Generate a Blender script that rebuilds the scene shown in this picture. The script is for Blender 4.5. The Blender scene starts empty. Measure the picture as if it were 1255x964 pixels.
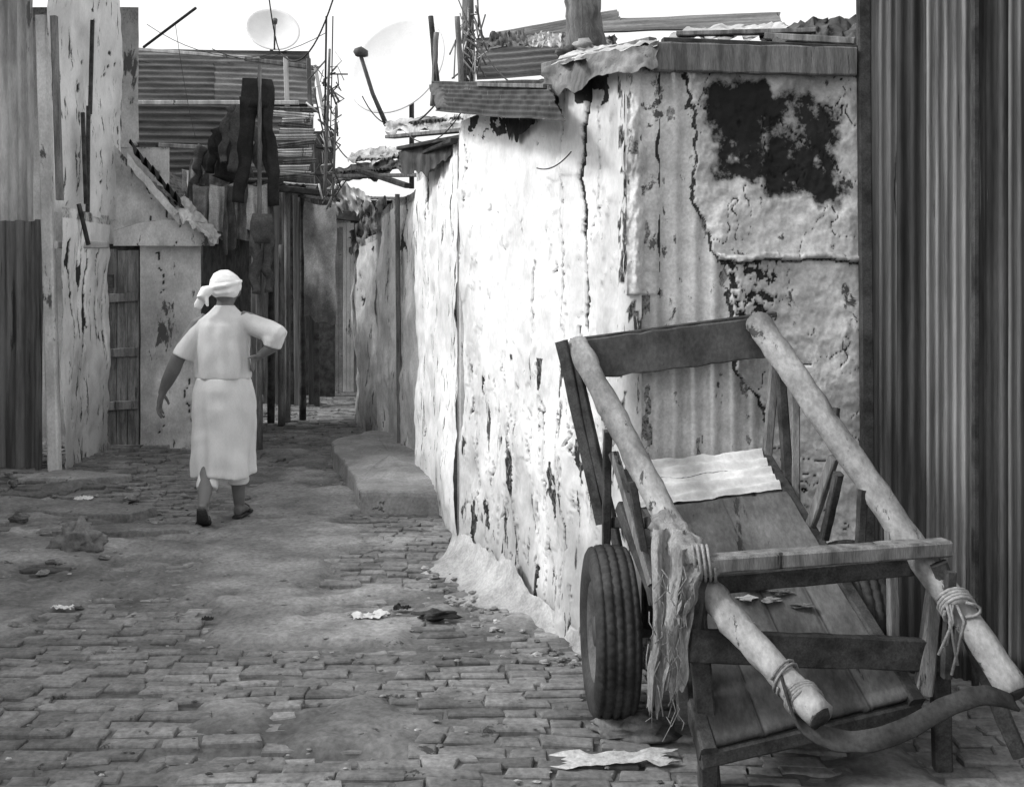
import bpy, math, random
from mathutils import Vector, noise, Matrix
random.seed(7)
R=random.uniform
sc=bpy.context.scene
# camera constants recovered from the photo (eye height 1.55 m); W() = survey helper: ray at known depth Y
F=1400.0; CX=627.5; HY=346.0; CH=1.55
def W(px,py,Y): return Vector(((px-CX)/F*Y, Y, CH+(HY-py)/F*Y))
def V(*a): return Vector(a)
def nz(x,y,z=0.0): return noise.noise(Vector((x,y,z)))
def fb(x,y,z=0.0,o=4): return noise.fractal(Vector((x,y,z)),0.8,2.1,o)
def clamp(x,a=0.0,b=1.0): return max(a,min(b,x))
def sst(a,b,x):
    t=clamp((x-a)/(b-a)); return t*t*(3-2*t)

# ------------------------------------------------------------------ materials
def M(name,a,b,scale=4,st=(1,1,1),rough=.85,bump=.3,fine=70,dk=.03,metal=0.0,con=(.38,.62),
      spot=0.0,spotcol=.05,spotscale=6,spotst=(1,1,.25),finev=.35,bdist=.01):
    m=bpy.data.materials.new(name); m.use_nodes=True
    nt=m.node_tree; n=nt.nodes; L=nt.links
    bs=n["Principled BSDF"]
    def mt(op,x,y=None,cl=False):
        k=n.new("ShaderNodeMath"); k.operation=op; k.use_clamp=cl
        for i,q in enumerate((x,y)):
            if q is None: continue
            if isinstance(q,(int,float)): k.inputs[i].default_value=q
            else: L.new(q,k.inputs[i])
        return k.outputs[0]
    def rng(x,f0,f1,t0,t1):
        k=n.new("ShaderNodeMapRange"); L.new(x,k.inputs[0])
        for i,q in enumerate((f0,f1,t0,t1)): k.inputs[i+1].default_value=q
        return k.outputs[0]
    def attr(nm):
        at=n.new("ShaderNodeAttribute"); at.attribute_name=nm; return at.outputs["Fac"]
    tc=n.new("ShaderNodeTexCoord").outputs["Object"]
    def tex(s,stt,det=10,ro=.65,dist=0):
        mp=n.new("ShaderNodeMapping"); L.new(tc,mp.inputs[0]); mp.inputs["Scale"].default_value=stt
        t=n.new("ShaderNodeTexNoise"); L.new(mp.outputs[0],t.inputs["Vector"])
        t.inputs["Scale"].default_value=s; t.inputs["Detail"].default_value=det; t.inputs["Roughness"].default_value=ro
        t.inputs["Distortion"].default_value=dist
        return t.outputs[0]
    n1=tex(scale,st,7); n2=tex(fine,st,3)
    c=rng(n1,con[0],con[1],a,b)
    c=mt('MULTIPLY',c,rng(n2,.25,.75,1-finev,1+finev))
    h=mt('ADD',mt('MULTIPLY',n1,.6),mt('MULTIPLY',n2,.25))
    if spot>0:
        s=tex(spotscale,spotst,9,.7,.3)
        s=mt('SUBTRACT',s,mt('MULTIPLY',attr("clean"),.12))
        th=.72-spot*.3
        sm=rng(s,th,th+.025,0,1)
        c=mt('ADD',mt('MULTIPLY',c,mt('SUBTRACT',1.0,sm)),mt('MULTIPLY',sm,spotcol))
        h=mt('SUBTRACT',h,mt('MULTIPLY',sm,.25))
    d=mt('ADD',attr("dark"),mt('MULTIPLY',mt('SUBTRACT',n2,.5),.9))
    d=rng(d,.35,.75,0,1)
    c=mt('ADD',mt('MULTIPLY',c,mt('SUBTRACT',1.0,d)),mt('MULTIPLY',d,mt('MULTIPLY',n1,dk*2)))
    c=mt('MULTIPLY',c,mt('ADD',attr("tone"),1.0),True)
    L.new(c,bs.inputs["Base Color"])
    bs.inputs["Roughness"].default_value=rough; bs.inputs["Metallic"].default_value=metal
    try: bs.inputs["Specular IOR Level"].default_value=.25
    except: pass
    bp=n.new("ShaderNodeBump"); bp.inputs["Strength"].default_value=bump; bp.inputs["Distance"].default_value=bdist
    L.new(h,bp.inputs["Height"]); L.new(bp.outputs[0],bs.inputs["Normal"])
    return m
m_white=M("whitewashed_wall",.68,.87,3,(1,1,.5),bump=.7,spot=.44,spotcol=.08,spotscale=8,spotst=(1.8,1.8,.28),finev=.10)
m_front=M("old_plaster",.33,.54,4,bump=.8,spot=.33,spotcol=.08,spotscale=9,spotst=(1,1,.7),finev=.22,dk=.026)
m_plast=M("dirty_plaster",.36,.64,2.5,(1,1,.6),bump=.7,spot=.42,spotcol=.1,spotscale=5,finev=.18)
m_apron=M("cement_apron",.22,.38,5,bump=.6,finev=.25)
m_tinl=M("galvanised_tin",.26,.54,3,(2,2,.3),rough=.55,bump=.2,metal=.2,spot=.34,spotcol=.1,spotscale=4,finev=.15)
m_tind=M("rusty_tin",.03,.10,3,(3,3,.25),rough=.7,bump=.3,metal=.1,spot=.33,spotcol=.18,spotscale=6,spotst=(3,3,.12),finev=.25)
m_tinm=M("weathered_tin",.06,.20,3,(4,4,.2),rough=.65,bump=.3,metal=.1,spot=.36,spotcol=.03,spotscale=6,spotst=(3,3,.12),finev=.2)
m_tinh=M("roof_tin",.08,.20,2.5,(.5,1,3),rough=.65,bump=.3,metal=.15,spot=.3,spotcol=.04,spotscale=5,spotst=(.3,1,1.5))
m_wood=M("weathered_wood",.08,.21,5,(4,4,.5),bump=.5,spot=.32,spotcol=.03,spotst=(3,3,.2))
m_woodd=M("dark_wood",.022,.07,5,(2,2,2),bump=.5,finev=.4)
m_pole=M("peeled_pole_wood",.15,.32,5,(1.5,.6,1),bump=.6,fine=55,spot=.40,spotcol=.06,spotscale=9,spotst=(2.4,.5,1),finev=.26)
m_bed=M("cart_boards",.05,.11,4,(1.5,.6,1),bump=.35,fine=50,finev=.3,spot=.3,spotcol=.03,spotst=(3,.5,1))
m_beds=M("pale_sheet",.40,.60,5,bump=.3,finev=.12,spot=.3,spotcol=.15,spotst=(1,1,1))
m_rub=M("tyre_rubber",.022,.055,6,bump=.4,rough=.9)
m_rope=M("frayed_rope",.14,.28,12,(1,1,1),bump=.8,fine=120)
m_sack=M("burlap_sacking",.15,.30,9,(1,1,.4),bump=.9,fine=150,finev=.35)
m_brick=M("paving_brick",.115,.21,5,bump=.9,fine=45,finev=.38,spot=.30,spotcol=.055,spotscale=8,spotst=(1,1,1))
m_dirt=M("packed_dirt",.11,.22,1.8,bump=.9,fine=38,finev=.38,dk=.04,spot=.28,spotcol=.06,spotscale=7,spotst=(1,1,1))
m_conc=M("old_concrete",.18,.31,3,bump=.6,fine=50,finev=.28,spot=.3,spotcol=.08,spotst=(1,1,1))
m_stone=M("rubble_stone",.07,.2,8,bump=.8,fine=40,finev=.4)
m_paper=M("paper_litter",.5,.75,6,bump=.2,finev=.1)
m_skin=M("skin",.13,.17,8,bump=.08,fine=200,rough=.5,finev=.06)
m_dress=M("cotton_dress",.54,.64,5,(1,1,.4),bump=.35,fine=160,finev=.05)
m_dress2=M("cotton_skirt",.60,.70,5,(1,1,.4),bump=.35,fine=160,finev=.05)
m_scarf=M("headscarf_cloth",.70,.84,9,bump=.3,fine=160,finev=.06)
m_shoe=M("sandal_leather",.025,.05,8,bump=.2)
m_cd=M("black_cloth",.012,.03,6,bump=.3); m_cdm=M("charcoal_cloth",.05,.11,6,bump=.3); m_cm=M("grey_cloth",.13,.26,6,bump=.3); m_cl=M("pale_cloth",.35,.52,6,bump=.3)
m_steel=M("painted_steel",.06,.12,6,rough=.6,bump=.1); m_wire=M("wire_rubber",.03,.05,6,bump=.1)
m_dish=M("dish_paint",.74,.84,3,bump=.1,finev=.04)

# ------------------------------------------------------------------ mesh helpers
def group(name,loc=(0,0,0)):
    e=bpy.data.objects.new(name,None); e.location=loc; e.empty_display_size=.2
    sc.collection.objects.link(e); return e
class MB:
    def __init__(s): s.v=[];s.f=[];s.d=[];s.t=[]
    def add(s,vf,dark=0.0,tone=0.0):
        o=len(s.v); s.v+= [tuple(q) for q in vf[0]]; s.f+=[tuple(i+o for i in q) for q in vf[1]]
        s.d+=[dark]*len(vf[0]); s.t+=[tone]*len(vf[0]); return s
    def obj(s,name,mat,parent=None,smooth=True):
        return mk(name,s.v,s.f,mat,parent,smooth,s.d,s.t)
def mk(name,v,f,mat,parent=None,smooth=True,dark=None,tone=None,clean=None):
    me=bpy.data.meshes.new(name); me.from_pydata([tuple(q) for q in v],[],f); me.update()
    for nm,arr in (("dark",dark),("tone",tone),("clean",clean)):
        if arr is not None and len(arr)==len(me.vertices):
            a=me.attributes.new(nm,'FLOAT','POINT'); a.data.foreach_set("value",arr)
    if smooth: me.polygons.foreach_set("use_smooth",[True]*len(me.polygons))
    me.materials.append(mat)
    o=bpy.data.objects.new(name,me); sc.collection.objects.link(o)
    if parent is not None:
        o.parent=parent; o.matrix_parent_inverse=Matrix.Translation(-Vector(parent.location))
    return o
def grid(name,nu,nv,fn,mat,parent=None,smooth=True,hole=None):
    v=[];f=[];d=[];t=[];cl=[]
    for j in range(nv+1):
        for i in range(nu+1):
            r=fn(i/nu,j/nv)
            if isinstance(r,Vector): r=(r,)
            v.append(r[0]); d.append(r[1] if len(r)>1 else 0.0); t.append(r[2] if len(r)>2 else 0.0); cl.append(r[3] if len(r)>3 else 0.0)
    w=nu+1
    for j in range(nv):
        for i in range(nu):
            if hole and hole((i+.5)/nu,(j+.5)/nv): continue
            f.append((j*w+i,j*w+i+1,(j+1)*w+i+1,(j+1)*w+i))
    return mk(name,v,f,mat,parent,smooth,d,t,cl)
def frame(ax):
    ax=ax.normalized(); up=V(0,0,1) if abs(ax.z)<.9 else V(0,1,0)
    s=ax.cross(up).normalized(); return ax,s,s.cross(ax).normalized()
def tubev(pts,rad,seg=12,wob=0.0,ref=None,wf=1.3):
    v=[];f=[];n=len(pts); sprev=None; sd=R(0,99)
    for k,p in enumerate(pts):
        p=Vector(p); a=(Vector(pts[min(k+1,n-1)])-Vector(pts[max(k-1,0)])).normalized()
        if sprev is None:
            if ref is not None: s=(Vector(ref)-a*a.dot(Vector(ref))).normalized()
            else: s=frame(a)[1]
        else:
            s=(sprev-a*a.dot(sprev)).normalized()
        sprev=s; u=a.cross(s)
        r=rad[k] if isinstance(rad,(list,tuple)) else rad
        rx,ry=(r if isinstance(r,(list,tuple)) else (r,r))
        for i in range(seg):
            t=2*math.pi*i/seg; w=1+wob*nz(math.cos(t)*wf+sd,math.sin(t)*wf,k*.6/wf)
            v.append(p+s*(rx*math.cos(t)*w)+u*(ry*math.sin(t)*w))
    for k in range(n-1):
        for i in range(seg):
            j=(i+1)%seg
            f.append((k*seg+i,k*seg+j,(k+1)*seg+j,(k+1)*seg+i))
    f.append(tuple(range(seg))[::-1]); f.append(tuple((n-1)*seg+i for i in range(seg)))
    return v,f
def polev(p0,p1,r0,r1=None,n=10,seg=14,wob=.12,bow=.0):
    r1=r0 if r1 is None else r1; p0=Vector(p0);p1=Vector(p1); a,s,u=frame(p1-p0); sd=R(0,99)
    pts=[];rs=[]
    for k in range(n+1):
        t=k/n; pts.append(p0.lerp(p1,t)+s*(bow*math.sin(t*3.14)+.2*r0*nz(t*4,sd))+u*(.2*r0*nz(t*4,sd+9)))
        kn=.12*max(0,nz(t*13,sd+20)-.25)*2
        rs.append((r0+(r1-r0)*t)*(1+.06*nz(t*9,sd+4)+kn))
    return tubev(pts,rs,seg,wob)
def beamv(p0,p1,w,h,up=(0,0,1),jit=.05,n=6,bow=0):
    p0=Vector(p0);p1=Vector(p1);a=(p1-p0).normalized(); up=Vector(up)
    if abs(a.dot(up.normalized()))>.98: up=V(0,1,0)
    s=a.cross(up).normalized(); u=s.cross(a).normalized(); c=.14*min(w,h); sd=R(0,99)
    prof=[(-w/2+c,-h/2),(w/2-c,-h/2),(w/2,-h/2+c),(w/2,h/2-c),(w/2-c,h/2),(-w/2+c,h/2),(-w/2,h/2-c),(-w/2,-h/2+c)]
    v=[];f=[]
    for k in range(n+1):
        t=k/n;b=p0.lerp(p1,t)+u*bow*math.sin(3.14*t)
        for i,(x,y) in enumerate(prof):
            q=1+jit*nz(k*.9+sd,i*.3)*1.6
            v.append(b+s*x*q+u*y*q)
    for k in range(n):
        for i in range(8):
            j=(i+1)%8; f.append((k*8+i,k*8+j,(k+1)*8+j,(k+1)*8+i))
    f.append(tuple(range(8))[::-1]); f.append(tuple(n*8+i for i in range(8)))
    return v,f
def beam(name,p0,p1,w,h,mat,parent,**k):
    return mk(name,*beamv(p0,p1,w,h,**k),mat,parent,False)
def pole(name,p0,p1,r0,r1,mat,parent,**k):
    return mk(name,*polev(p0,p1,r0,r1,**k),mat,parent,True)
def sheet(name,p0,pu,pv,mat,parent,period=.076,amp=.009,dent=.012,ragged=.012,dark=.0,sharp=1.0,tonev=.0,nv=14,tone0=0.0):
    """corrugated sheet: pu = corner across ribs, pv = corner along ribs"""
    p0=Vector(p0);U=Vector(pu)-p0;Vv=Vector(pv)-p0; wl=U.length; N=U.cross(Vv).normalized(); sd=R(0,50)
    per=max(2,wl/period); nu=int(per*8)
    def fn(u,v):
        s=math.sin(2*math.pi*per*u); s=max(-1,min(1,s*sharp))
        vv=v+ragged/Vv.length*3*nz(u*7*wl+sd,3)*(1 if v>.5 else -1)*(abs(v-.5)*2)**6
        x=u*wl;y=v*Vv.length
        p=p0+U*u+Vv*vv+N*(amp*s+dent*fb(x*1.5+sd,y*1.2,sd,3))
        tn=tone0+tonev*math.copysign(1,nz(math.floor(x/.62)+sd,.5+math.floor(y/1.3)*.7))+.12*nz(x*9,sd)
        dd=dark*(.5+.8*fb(x*1.2+sd,y*.7,2))+ (.7 if v<.03 else 0)
        return p,dd,tn
    return grid(name,nu,nv,fn,mat,parent)
def wallg(name,a,b,z0,z1,mat,parent,res=.03,lump=.03,cracks=.5,foot=0,top=None,tone0=0.0):
    a=V(a[0],a[1],0);b=V(b[0],b[1],0);D=b-a;Lw=D.length;N=V(D.y,-D.x,0).normalized();sd=R(0,50)
    def fn(u,v):
        z1_=z1 if top is None else top(u)
        s=u*Lw;z=z0+(z1_-z0)*v
        d=lump*fb(s*1.1+sd,z*1.1,1)+lump*.25*fb(s*6+sd,z*4,2)+foot*math.exp(-z/.1)
        dk=0
        if cracks:
            q=abs(nz(s*3.2+sd+.25*nz(z*5,s*3)+.05*nz(z*22,s*9),z*.55,4))
            if q<.024*cracks and nz(s*2+sd,z*1.1,7)>-.0: dk=1; d-=.02
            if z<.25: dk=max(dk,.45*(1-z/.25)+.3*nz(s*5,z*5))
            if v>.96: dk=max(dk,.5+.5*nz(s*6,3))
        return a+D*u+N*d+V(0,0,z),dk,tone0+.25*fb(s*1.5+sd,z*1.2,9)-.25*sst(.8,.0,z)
    return grid(name,max(4,int(Lw/res)),max(4,int((z1-z0)/res)),fn,mat,parent)
def rockv(c,r,sq=(1,1,.6),seg=10,sd=None,am=.6):
    sd=R(0,99) if sd is None else sd; v=[];f=[]; n=7 if seg<16 else 16
    for j in range(n+1):
        ph=math.pi*j/n
        for i in range(seg):
            t=2*math.pi*i/seg; d=V(math.sin(ph)*math.cos(t),math.sin(ph)*math.sin(t),math.cos(ph))
            q=r*(1+am*nz(d.x*1.6+sd,d.y*1.6,d.z*1.6)+.5*am*nz(d.x*4+sd,d.y*4,d.z*4))
            v.append(Vector(c)+V(d.x*q*sq[0],d.y*q*sq[1],d.z*q*sq[2]))
    for j in range(n):
        for i in range(seg):
            k=(i+1)%seg; f.append((j*seg+i,(j+1)*seg+i,(j+1)*seg+k,j*seg+k))
    return v,f
def wire(name,pts,r,mat,parent):
    return mk(name,*tubev(pts,r,6),mat,parent)
def sag(p0,p1,s,n=14):
    p0=Vector(p0);p1=Vector(p1)
    return [p0.lerp(p1,i/n)-V(0,0,s*4*(i/n)*(1-i/n)) for i in range(n+1)]

# ------------------------------------------------------------------ ground
def gz(x,y):
    z=.02*fb(x*.6,y*.6,3)+.006*fb(x*4,y*4,5)
    z+=.10*sst(-2.3,-3.7,x-.25*fb(x,y,2)*1.0)*sst(3,5,y)*(.6+.5*fb(x*2,y*2,8))
    z-=.05*math.exp(-(((x+.70)/.42)**2+((y-3.78+.05*nz(x*5,2))/.05)**2))     # broken edge of the patch
    z-=.02*math.exp(-(((x+.9)/.5)**2+((y-4.45+.06*nz(x*4,7))/.05)**2))
    z-=.03*math.exp(-(((x+2.3)/.6)**2+((y-6.95+.08*nz(x*4,9))/.06)**2))
    return z
def dirtm(x,y):
    d=.85*fb(x*.8+3,y*.6,1)+.50*fb(x*3,y*3,4)+.05
    d+=1.2*sst(-1.9,-2.9,x+.3*fb(y*.8,1))*sst(9.5,5.5,y)*sst(4.3,5.0,y)
    e=.25*fb(x*2.5,y*2.5,31)
    d+=.9*math.exp(-(((x+.70)/(.55+e))**2+((y-4.09)/(.28+e*.5))**2)**2)
    d+=.8*math.exp(-(((x+.85)/(.5+e))**2+((y-5.1)/(.24+e*.4))**2)**2)
    d+=.8*math.exp(-(((x+1.3)/.45)**2+((y-7.3)/1.5)**2)**2)
    d+=.5*math.exp(-(((x-.2)/.5)**2+((y-5.6)/.5)**2))
    return d
def pale(x,y):   # worn pale cement
    return .55*math.exp(-(((x+.85)/.45)**2+((y-5.1)/.2)**2)**2)+.3*math.exp(-(((x+.8)/.6)**2+((y-5.75)/.2)**2))+.22*math.exp(-(((x+1.0)/.6)**2+((y-6.9)/1.4)**2))
def axis(lo,hi,st,ext):
    a=[];x=lo
    while x<hi: a.append(x); x+=st
    a.append(hi); s=st; l=[];h=[];q=lo;w=hi
    while q>-ext: s*=1.5; q-=s; w+=s; l.append(q); h.append(w)
    return l[::-1]+a+h
xs=axis(-4.8,2.6,.028,150); ys=axis(2.2,17,.033,150)
v=[];f=[];dk=[];tn=[]
for y in ys:
    for x in xs:
        inn=(-5<x<3 and 2<y<17.5)
        if inn:
            m=dirtm(x,y); z=gz(x,y)-.016+.024*sst(.25,.6,m)+.009*fb(x*9,y*9,2)
            v.append((x,y,z)); dk.append(.0); tn.append(.50*sst(.25,.7,m)-.35+.5*fb(x*1.3,y*1.9,12)*sst(.3,.7,m)+pale(x,y))
        else: v.append((x,y,-.03)); dk.append(0);tn.append(0)
w=len(xs)
for j in range(len(ys)-1):
    for i in range(w-1): f.append((j*w+i,j*w+i+1,(j+1)*w+i+1,(j+1)*w+i))
mk("ground",v,f,m_dirt,None,True,dk,tn)
mb=MB(); y=2.6; j=0
while y<16.5:
    rh=.082+R(-.014,.014); x=-4.3+R(0,.2)
    while x<2.4:
        bl=R(.09,.25); cx=x+bl/2; x+=bl+R(.002,.010)
        m=dirtm(cx,y)
        yy=y+.14*fb(cx*.55,y*.3,7)+.05*nz(cx*2.3,y)+R(-.006,.006)
        if R(0,1)<.03: continue
        z=gz(cx,yy)+R(-.008,.004)+.011*nz(cx*3,yy*3)-.018*sst(.0,.55,m)
        if m>.54: continue
        hl=bl/2;hw=(rh-.005-R(0,.012))/2; a=R(-.045,.045)+.16*fb(cx*.55,y*.3,9); tx=R(-.035,.035);ty=R(-.06,.06)
        jj=[(R(-.013,.013),R(-.010,.010)) for q in range(4)]
        vv=[]
        for lvl,(ins,dz) in enumerate(((0,-.06),(0,-.008),(.004,-.002),(.010,0))):
            for q,(sx,sy) in enumerate(((-1,-1),(1,-1),(1,1),(-1,1))):
                lx=sx*(hl-ins)+jj[q][0]+R(-.002,.002);ly=sy*(hw-ins)+jj[q][1]
                X=cx+lx*math.cos(a)-ly*math.sin(a);Y=yy+lx*math.sin(a)+ly*math.cos(a)
                vv.append((X,Y,z+dz+lx*tx+ly*ty))
        ff=[(8+4,9+4,10+4,11+4)]
        for l in range(3):
            for q in range(4):
                k=(q+1)%4; ff.append((l*4+q,l*4+k,l*4+4+k,l*4+4+q))
        st_=-.42*sst(.12,.6,fb(cx*1.3+8,y*1.0,14))
        mb.add((vv,ff),0,R(-.16,.16)+.38*fb(cx*1.2,y*1.2,3)+st_+.2*sst(.1,.5,m)+pale(cx,yy))
    y+=rh; j+=1
mb.obj("brick_paving",m_brick,None,False)

# ------------------------------------------------------------------ main whitewashed shack (right)
sh=group("whitewashed_shack",(.9,5.5,0))
C=V(.46,4.6,0); dr=V(-.387,.922,0); Nn=V(-.922,-.387,0)
cr=[([(.36,2.42),(.40,2.2),(.43,2.0),(.38,1.8),(.36,1.55),(.37,1.35)],.014),([(.55,2.42),(.57,2.0),(.56,1.6),(.6,1.35)],.006),
 ([(.92,1.65),(.93,1.45),(.91,1.3)],.008),([(.86,1.1),(.78,.8),(.76,.5),(.68,.2),(.62,0)],.008),
 ([(.57,1.65),(.58,1.3),(.62,1.0),(.6,.7),(.5,.45),(.55,.1)],.007),([(.2,1.3),(.22,1.0),(.15,.6)],.01),
 ([(1.86,2.4),(1.8,2.2),(1.84,2.0)],.008),([(1.78,1.1),(1.74,.95),(1.8,.8)],.01),([(.30,2.3),(.27,2.0),(.31,1.7)],.005)]
for i in range(135):
    s=R(.05,1.9); z=R(.15,1.15) if i<118 else R(1.2,2.3); l=R(.03,.18); x=s
    if i>=118: l*=.4
    cr.append(([(s,z),(s+R(-.02,.02),z-l*.5),(s+R(-.03,.03),z-l)],R(.002,.006)))
bb=[(min(p[0] for p in c)-.06,max(p[0] for p in c)+.06,min(p[1] for p in c)-.06,max(p[1] for p in c)+.06) for c,_ in cr]
def cdist(s,z):
    best=9
    for (c,w),b in zip(cr,bb):
        if s<b[0] or s>b[1] or z<b[2] or z>b[3]: continue
        for k in range(len(c)-1):
            ax,az=c[k];bx,bz=c[k+1];dx=bx-ax;dz=bz-az
            t=clamp(((s-ax)*dx+(z-az)*dz)/(dx*dx+dz*dz)); 
            d=math.hypot(s-ax-dx*t,z-az-dz*t)/w
            if d<best: best=d
    return best
def side(u,v_):
    s=u*1.93; z=-.05+2.5*v_
    sj=s+.022*fb(s*4,z*7,3); zj=z+.01*nz(s*20,z*20)
    q=cdist(sj,zj)
    d=.030*fb(s*1.3+5,z*.9,1)+.010*fb(s*6,z*3,2)+.004*fb(s*22,z*10,6)
    d+=.030*sst(.38,.5,s)*sst(.68,.55,s)
    d+=.03*sst(.07,.0,s)*nz(z*6,3)
    dk=0
    if q<1: dk=1; d-=.02
    elif q<2.2: d+=.004; dk=.2*(2.2-q)
    pl=fb(s*7+3,z*2.2,9)
    if pl>.50 and z<1.2: dk=max(dk,.75)
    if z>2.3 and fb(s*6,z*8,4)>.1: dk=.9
    fl=fb(s*3.5+20,z*2.2,15)
    if fl>.12 : d+=.006
    if .10<fl<.125: dk=max(dk,.45)
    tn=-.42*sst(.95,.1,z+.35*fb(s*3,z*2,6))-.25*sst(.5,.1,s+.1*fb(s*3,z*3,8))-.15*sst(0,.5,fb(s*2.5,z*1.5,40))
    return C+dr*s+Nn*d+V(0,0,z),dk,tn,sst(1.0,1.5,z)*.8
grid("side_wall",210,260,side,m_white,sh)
def apr(u,v_):
    s=-.02+u*1.98; wd_=(.06+.20*sst(.5,1.3,s)*sst(2.3,1.7,s))*(1+.5*nz(s*3,4)+.25*nz(s*11,2)); hh=(.05+.12*sst(.4,1.4,s))*(1+.4*nz(s*4,8)+.2*nz(s*15,1))
    t=v_; out=.035+wd_*t**1.5; z=hh*(1-t)**2.2-.03*t+.014*fb(s*8,t*3,5)
    return C+dr*s+Nn*out+V(0,0,z+.005),.5*max(0,fb(s*6,t*2,9)),.35*(1-t)**2+.4*max(0,.5-t)
grid("cement_apron",160,24,apr,m_apron,sh)
def interp(t,pts):
    if t<=pts[0][0]: return pts[0][1]
    for (a,b),(c,d) in zip(pts,pts[1:]):
        if t<=c: return b+(d-b)*(t-a)/(c-a)
    return pts[-1][1]
bnd=[(.2,1.32),(.7,1.12),(.84,1.055),(1.07,1.035),(1.2,.91),(1.6,.865),(1.68,.80),(1.93,.745),(2.42,.70)]
def front(u,v_):
    X=.46+1.01*u; z=-.05+2.5*v_
    e=X-interp(z,bnd)-.035*fb(X*5,z*5,2)-.012*fb(X*25,z*25,5)
    pm=sst(-.006,.010,e); dk=0;tn=.15
    cor=.011*math.sin(2*math.pi*X/.08)
    lum=.028+.02*fb(X*4,z*4,7)+.008*fb(X*16,z*16,2)
    d=cor*(1-pm)+lum*pm
    if -.012<e<.004: dk=.8*(1 if nz(X*5,z*5,3)>-.25 else .3)
    if pm>.5:
        w1=.05*fb(X*5,z*5,11)+.02*fb(X*22,z*22,4)
        b1=math.hypot(max(abs(X-.925)-.07,0),max(abs(z-2.15)-.15,0))+w1
        b2=math.hypot(max(abs(X-1.17)-.12,0),max(abs(z-2.09)-.14,0))+w1*1.6
        so=max(sst(.09,.03,b1),sst(.13,.0,b2))
        dk=max(dk,so*(.80+.30*fb(X*9,z*7,21)+.3*sst(.03,-.02,min(b1,b2))));  tn-=.35*so
        d-=.02*so
        if -.004<fb(X*2.4+2,z*2.4,9)<.010: dk=max(dk,.9); d-=.010
        if abs(z-(1.655+.03*nz(X*6,2)))<.012: d+=.03
        if 0<(1.645+.03*nz(X*6,2))-z<.015: dk=.7
        if .84<X<1.08 and 1.36<z<1.64:
            r=fb(X*22,z*26,3); 
            if r>.12: dk=max(dk,.8); d-=.015
        if X>1.1 and z<1.62: tn=.30
        if 1.68<z<1.9 and so<.3: tn=.3
    else:
        st=fb(X*14,z*2,8); tn=.36+.2*st
        if fb(X*12,z*5,6)>.55: dk=.6
        if X<.60 and z>1.5:
            d+=.03*sst(.6,.5,X)*(1+fb(X*12,z*6,3)); 
            if abs(X-.6-.03*fb(z*4,2))<.008: dk=1
        if X<.56 and z<=1.5 and fb(X*10,z*4,1)>.2: dk=.6
    if z<.3: dk=max(dk,.4)
    if z>2.36 : dk=max(dk,.8*sst(2.36,2.42,z))
    d+=.02*sst(.04,0,X-.46)*nz(z*6,3)
    return V(X,4.6+.12*(X-.46)/1.01-d,z),dk,tn
grid("front_wall",230,330,front,m_front,sh)
def arris(u,v):
    z=-.02+2.42*v; a=C+dr*.05+Nn*(.012+.012*nz(z*5,1)); b=V(.52,4.585-.012*nz(z*6,4),0); c=V(.445+.01*nz(z*7,2),4.575+.01*nz(z*9,5),0)
    p=a*(1-u)**2+c*2*u*(1-u)+b*u*u; return V(p.x,p.y,z),(.7 if fb(z*7,u*2,3)>.25 else 0),-.25
grid("corner_plaster",10,120,arris,m_white,sh)
beam("corner_post",(.53,4.70,0),(.53,4.70,2.40),.05,.05,m_wood,sh)
beam("far_corner_post",C+dr*1.95+V(.03,0,0),C+dr*1.95+V(.03,0,2.4),.06,.06,m_plast,sh)
wallg("back_wall",(1.6,6.42),(-.25,6.42),0,2.4,m_plast,sh,res=.1)
beam("fascia_board",W(803,70,4.54),W(1048,76,4.64),.035,.115,m_wood,sh,n=14,jit=.08)
beam("fascia_lath",W(812,50,4.58),W(1048,60,4.68),.05,.02,m_woodd,sh,n=8)
sheet("roof_sheet_main",(.52,4.75,2.44),(1.5,4.85,2.47),(-.2,6.5,2.46),m_tinm,sh,amp=.008)
def interpv(u,pts):
    k=u*(len(pts)-1);i=min(int(k),len(pts)-2);return pts[i].lerp(pts[i+1],k-i)
def ragged(name,pts_top,pts_bot,mat,parent,n=40,m=8,fold=.02,edge=.5):
    sd=R(0,50)
    def fn(u,v):
        a=interpv(u,pts_top);b=interpv(u,pts_bot)
        v2=v*(1+.35*nz(u*9+sd,5)*v*edge*2)
        p=a.lerp(b,v2); return p+V(fold*.4*fb(u*9+sd,v*3,1),fold*fb(u*9+sd,v*3,4),fold*.5*fb(u*7+sd,v*2,8)),(.5 if v>.9 else 0),.3*fb(u*4+sd,v*2,3)
    return grid(name,n,m,fn,mat,parent)
ragged("tarpaulin_edge",[W(664,84,5.2),W(700,72,5.1),W(730,64,4.8),W(765,60,4.6),W(806,52,4.52)],
       [W(666,110,5.15),W(700,114,4.95),W(735,92,4.62),W(770,88,4.45),W(806,84,4.48)],m_tinm,sh,fold=.03)
ragged("tarpaulin_top",[W(690,66,5.9),W(740,56,5.6),W(800,47,5.4)],[W(668,86,5.2),W(735,66,4.8),W(805,53,4.53)],m_tinl,sh,fold=.03)
sheet("dark_roof_overhang",W(530,100,6.9),W(536,138,6.3),W(668,98,5.2),m_tind,sh,amp=.006,period=.09,ragged=.03,tone0=-.3)
ragged("overhang_edge",[W(526,104,6.85),W(600,108,5.9),W(670,98,5.18)],[W(536,134,6.3),W(600,136,5.8),W(666,122,5.16)],m_tind,sh,fold=.05,edge=.9)
ragged("torn_lining",[W(608,126,5.9),W(640,124,5.6),W(660,120,5.3)],[W(612,150,5.85),W(632,172,5.6),W(655,150,5.3)],m_cd,sh)
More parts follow.
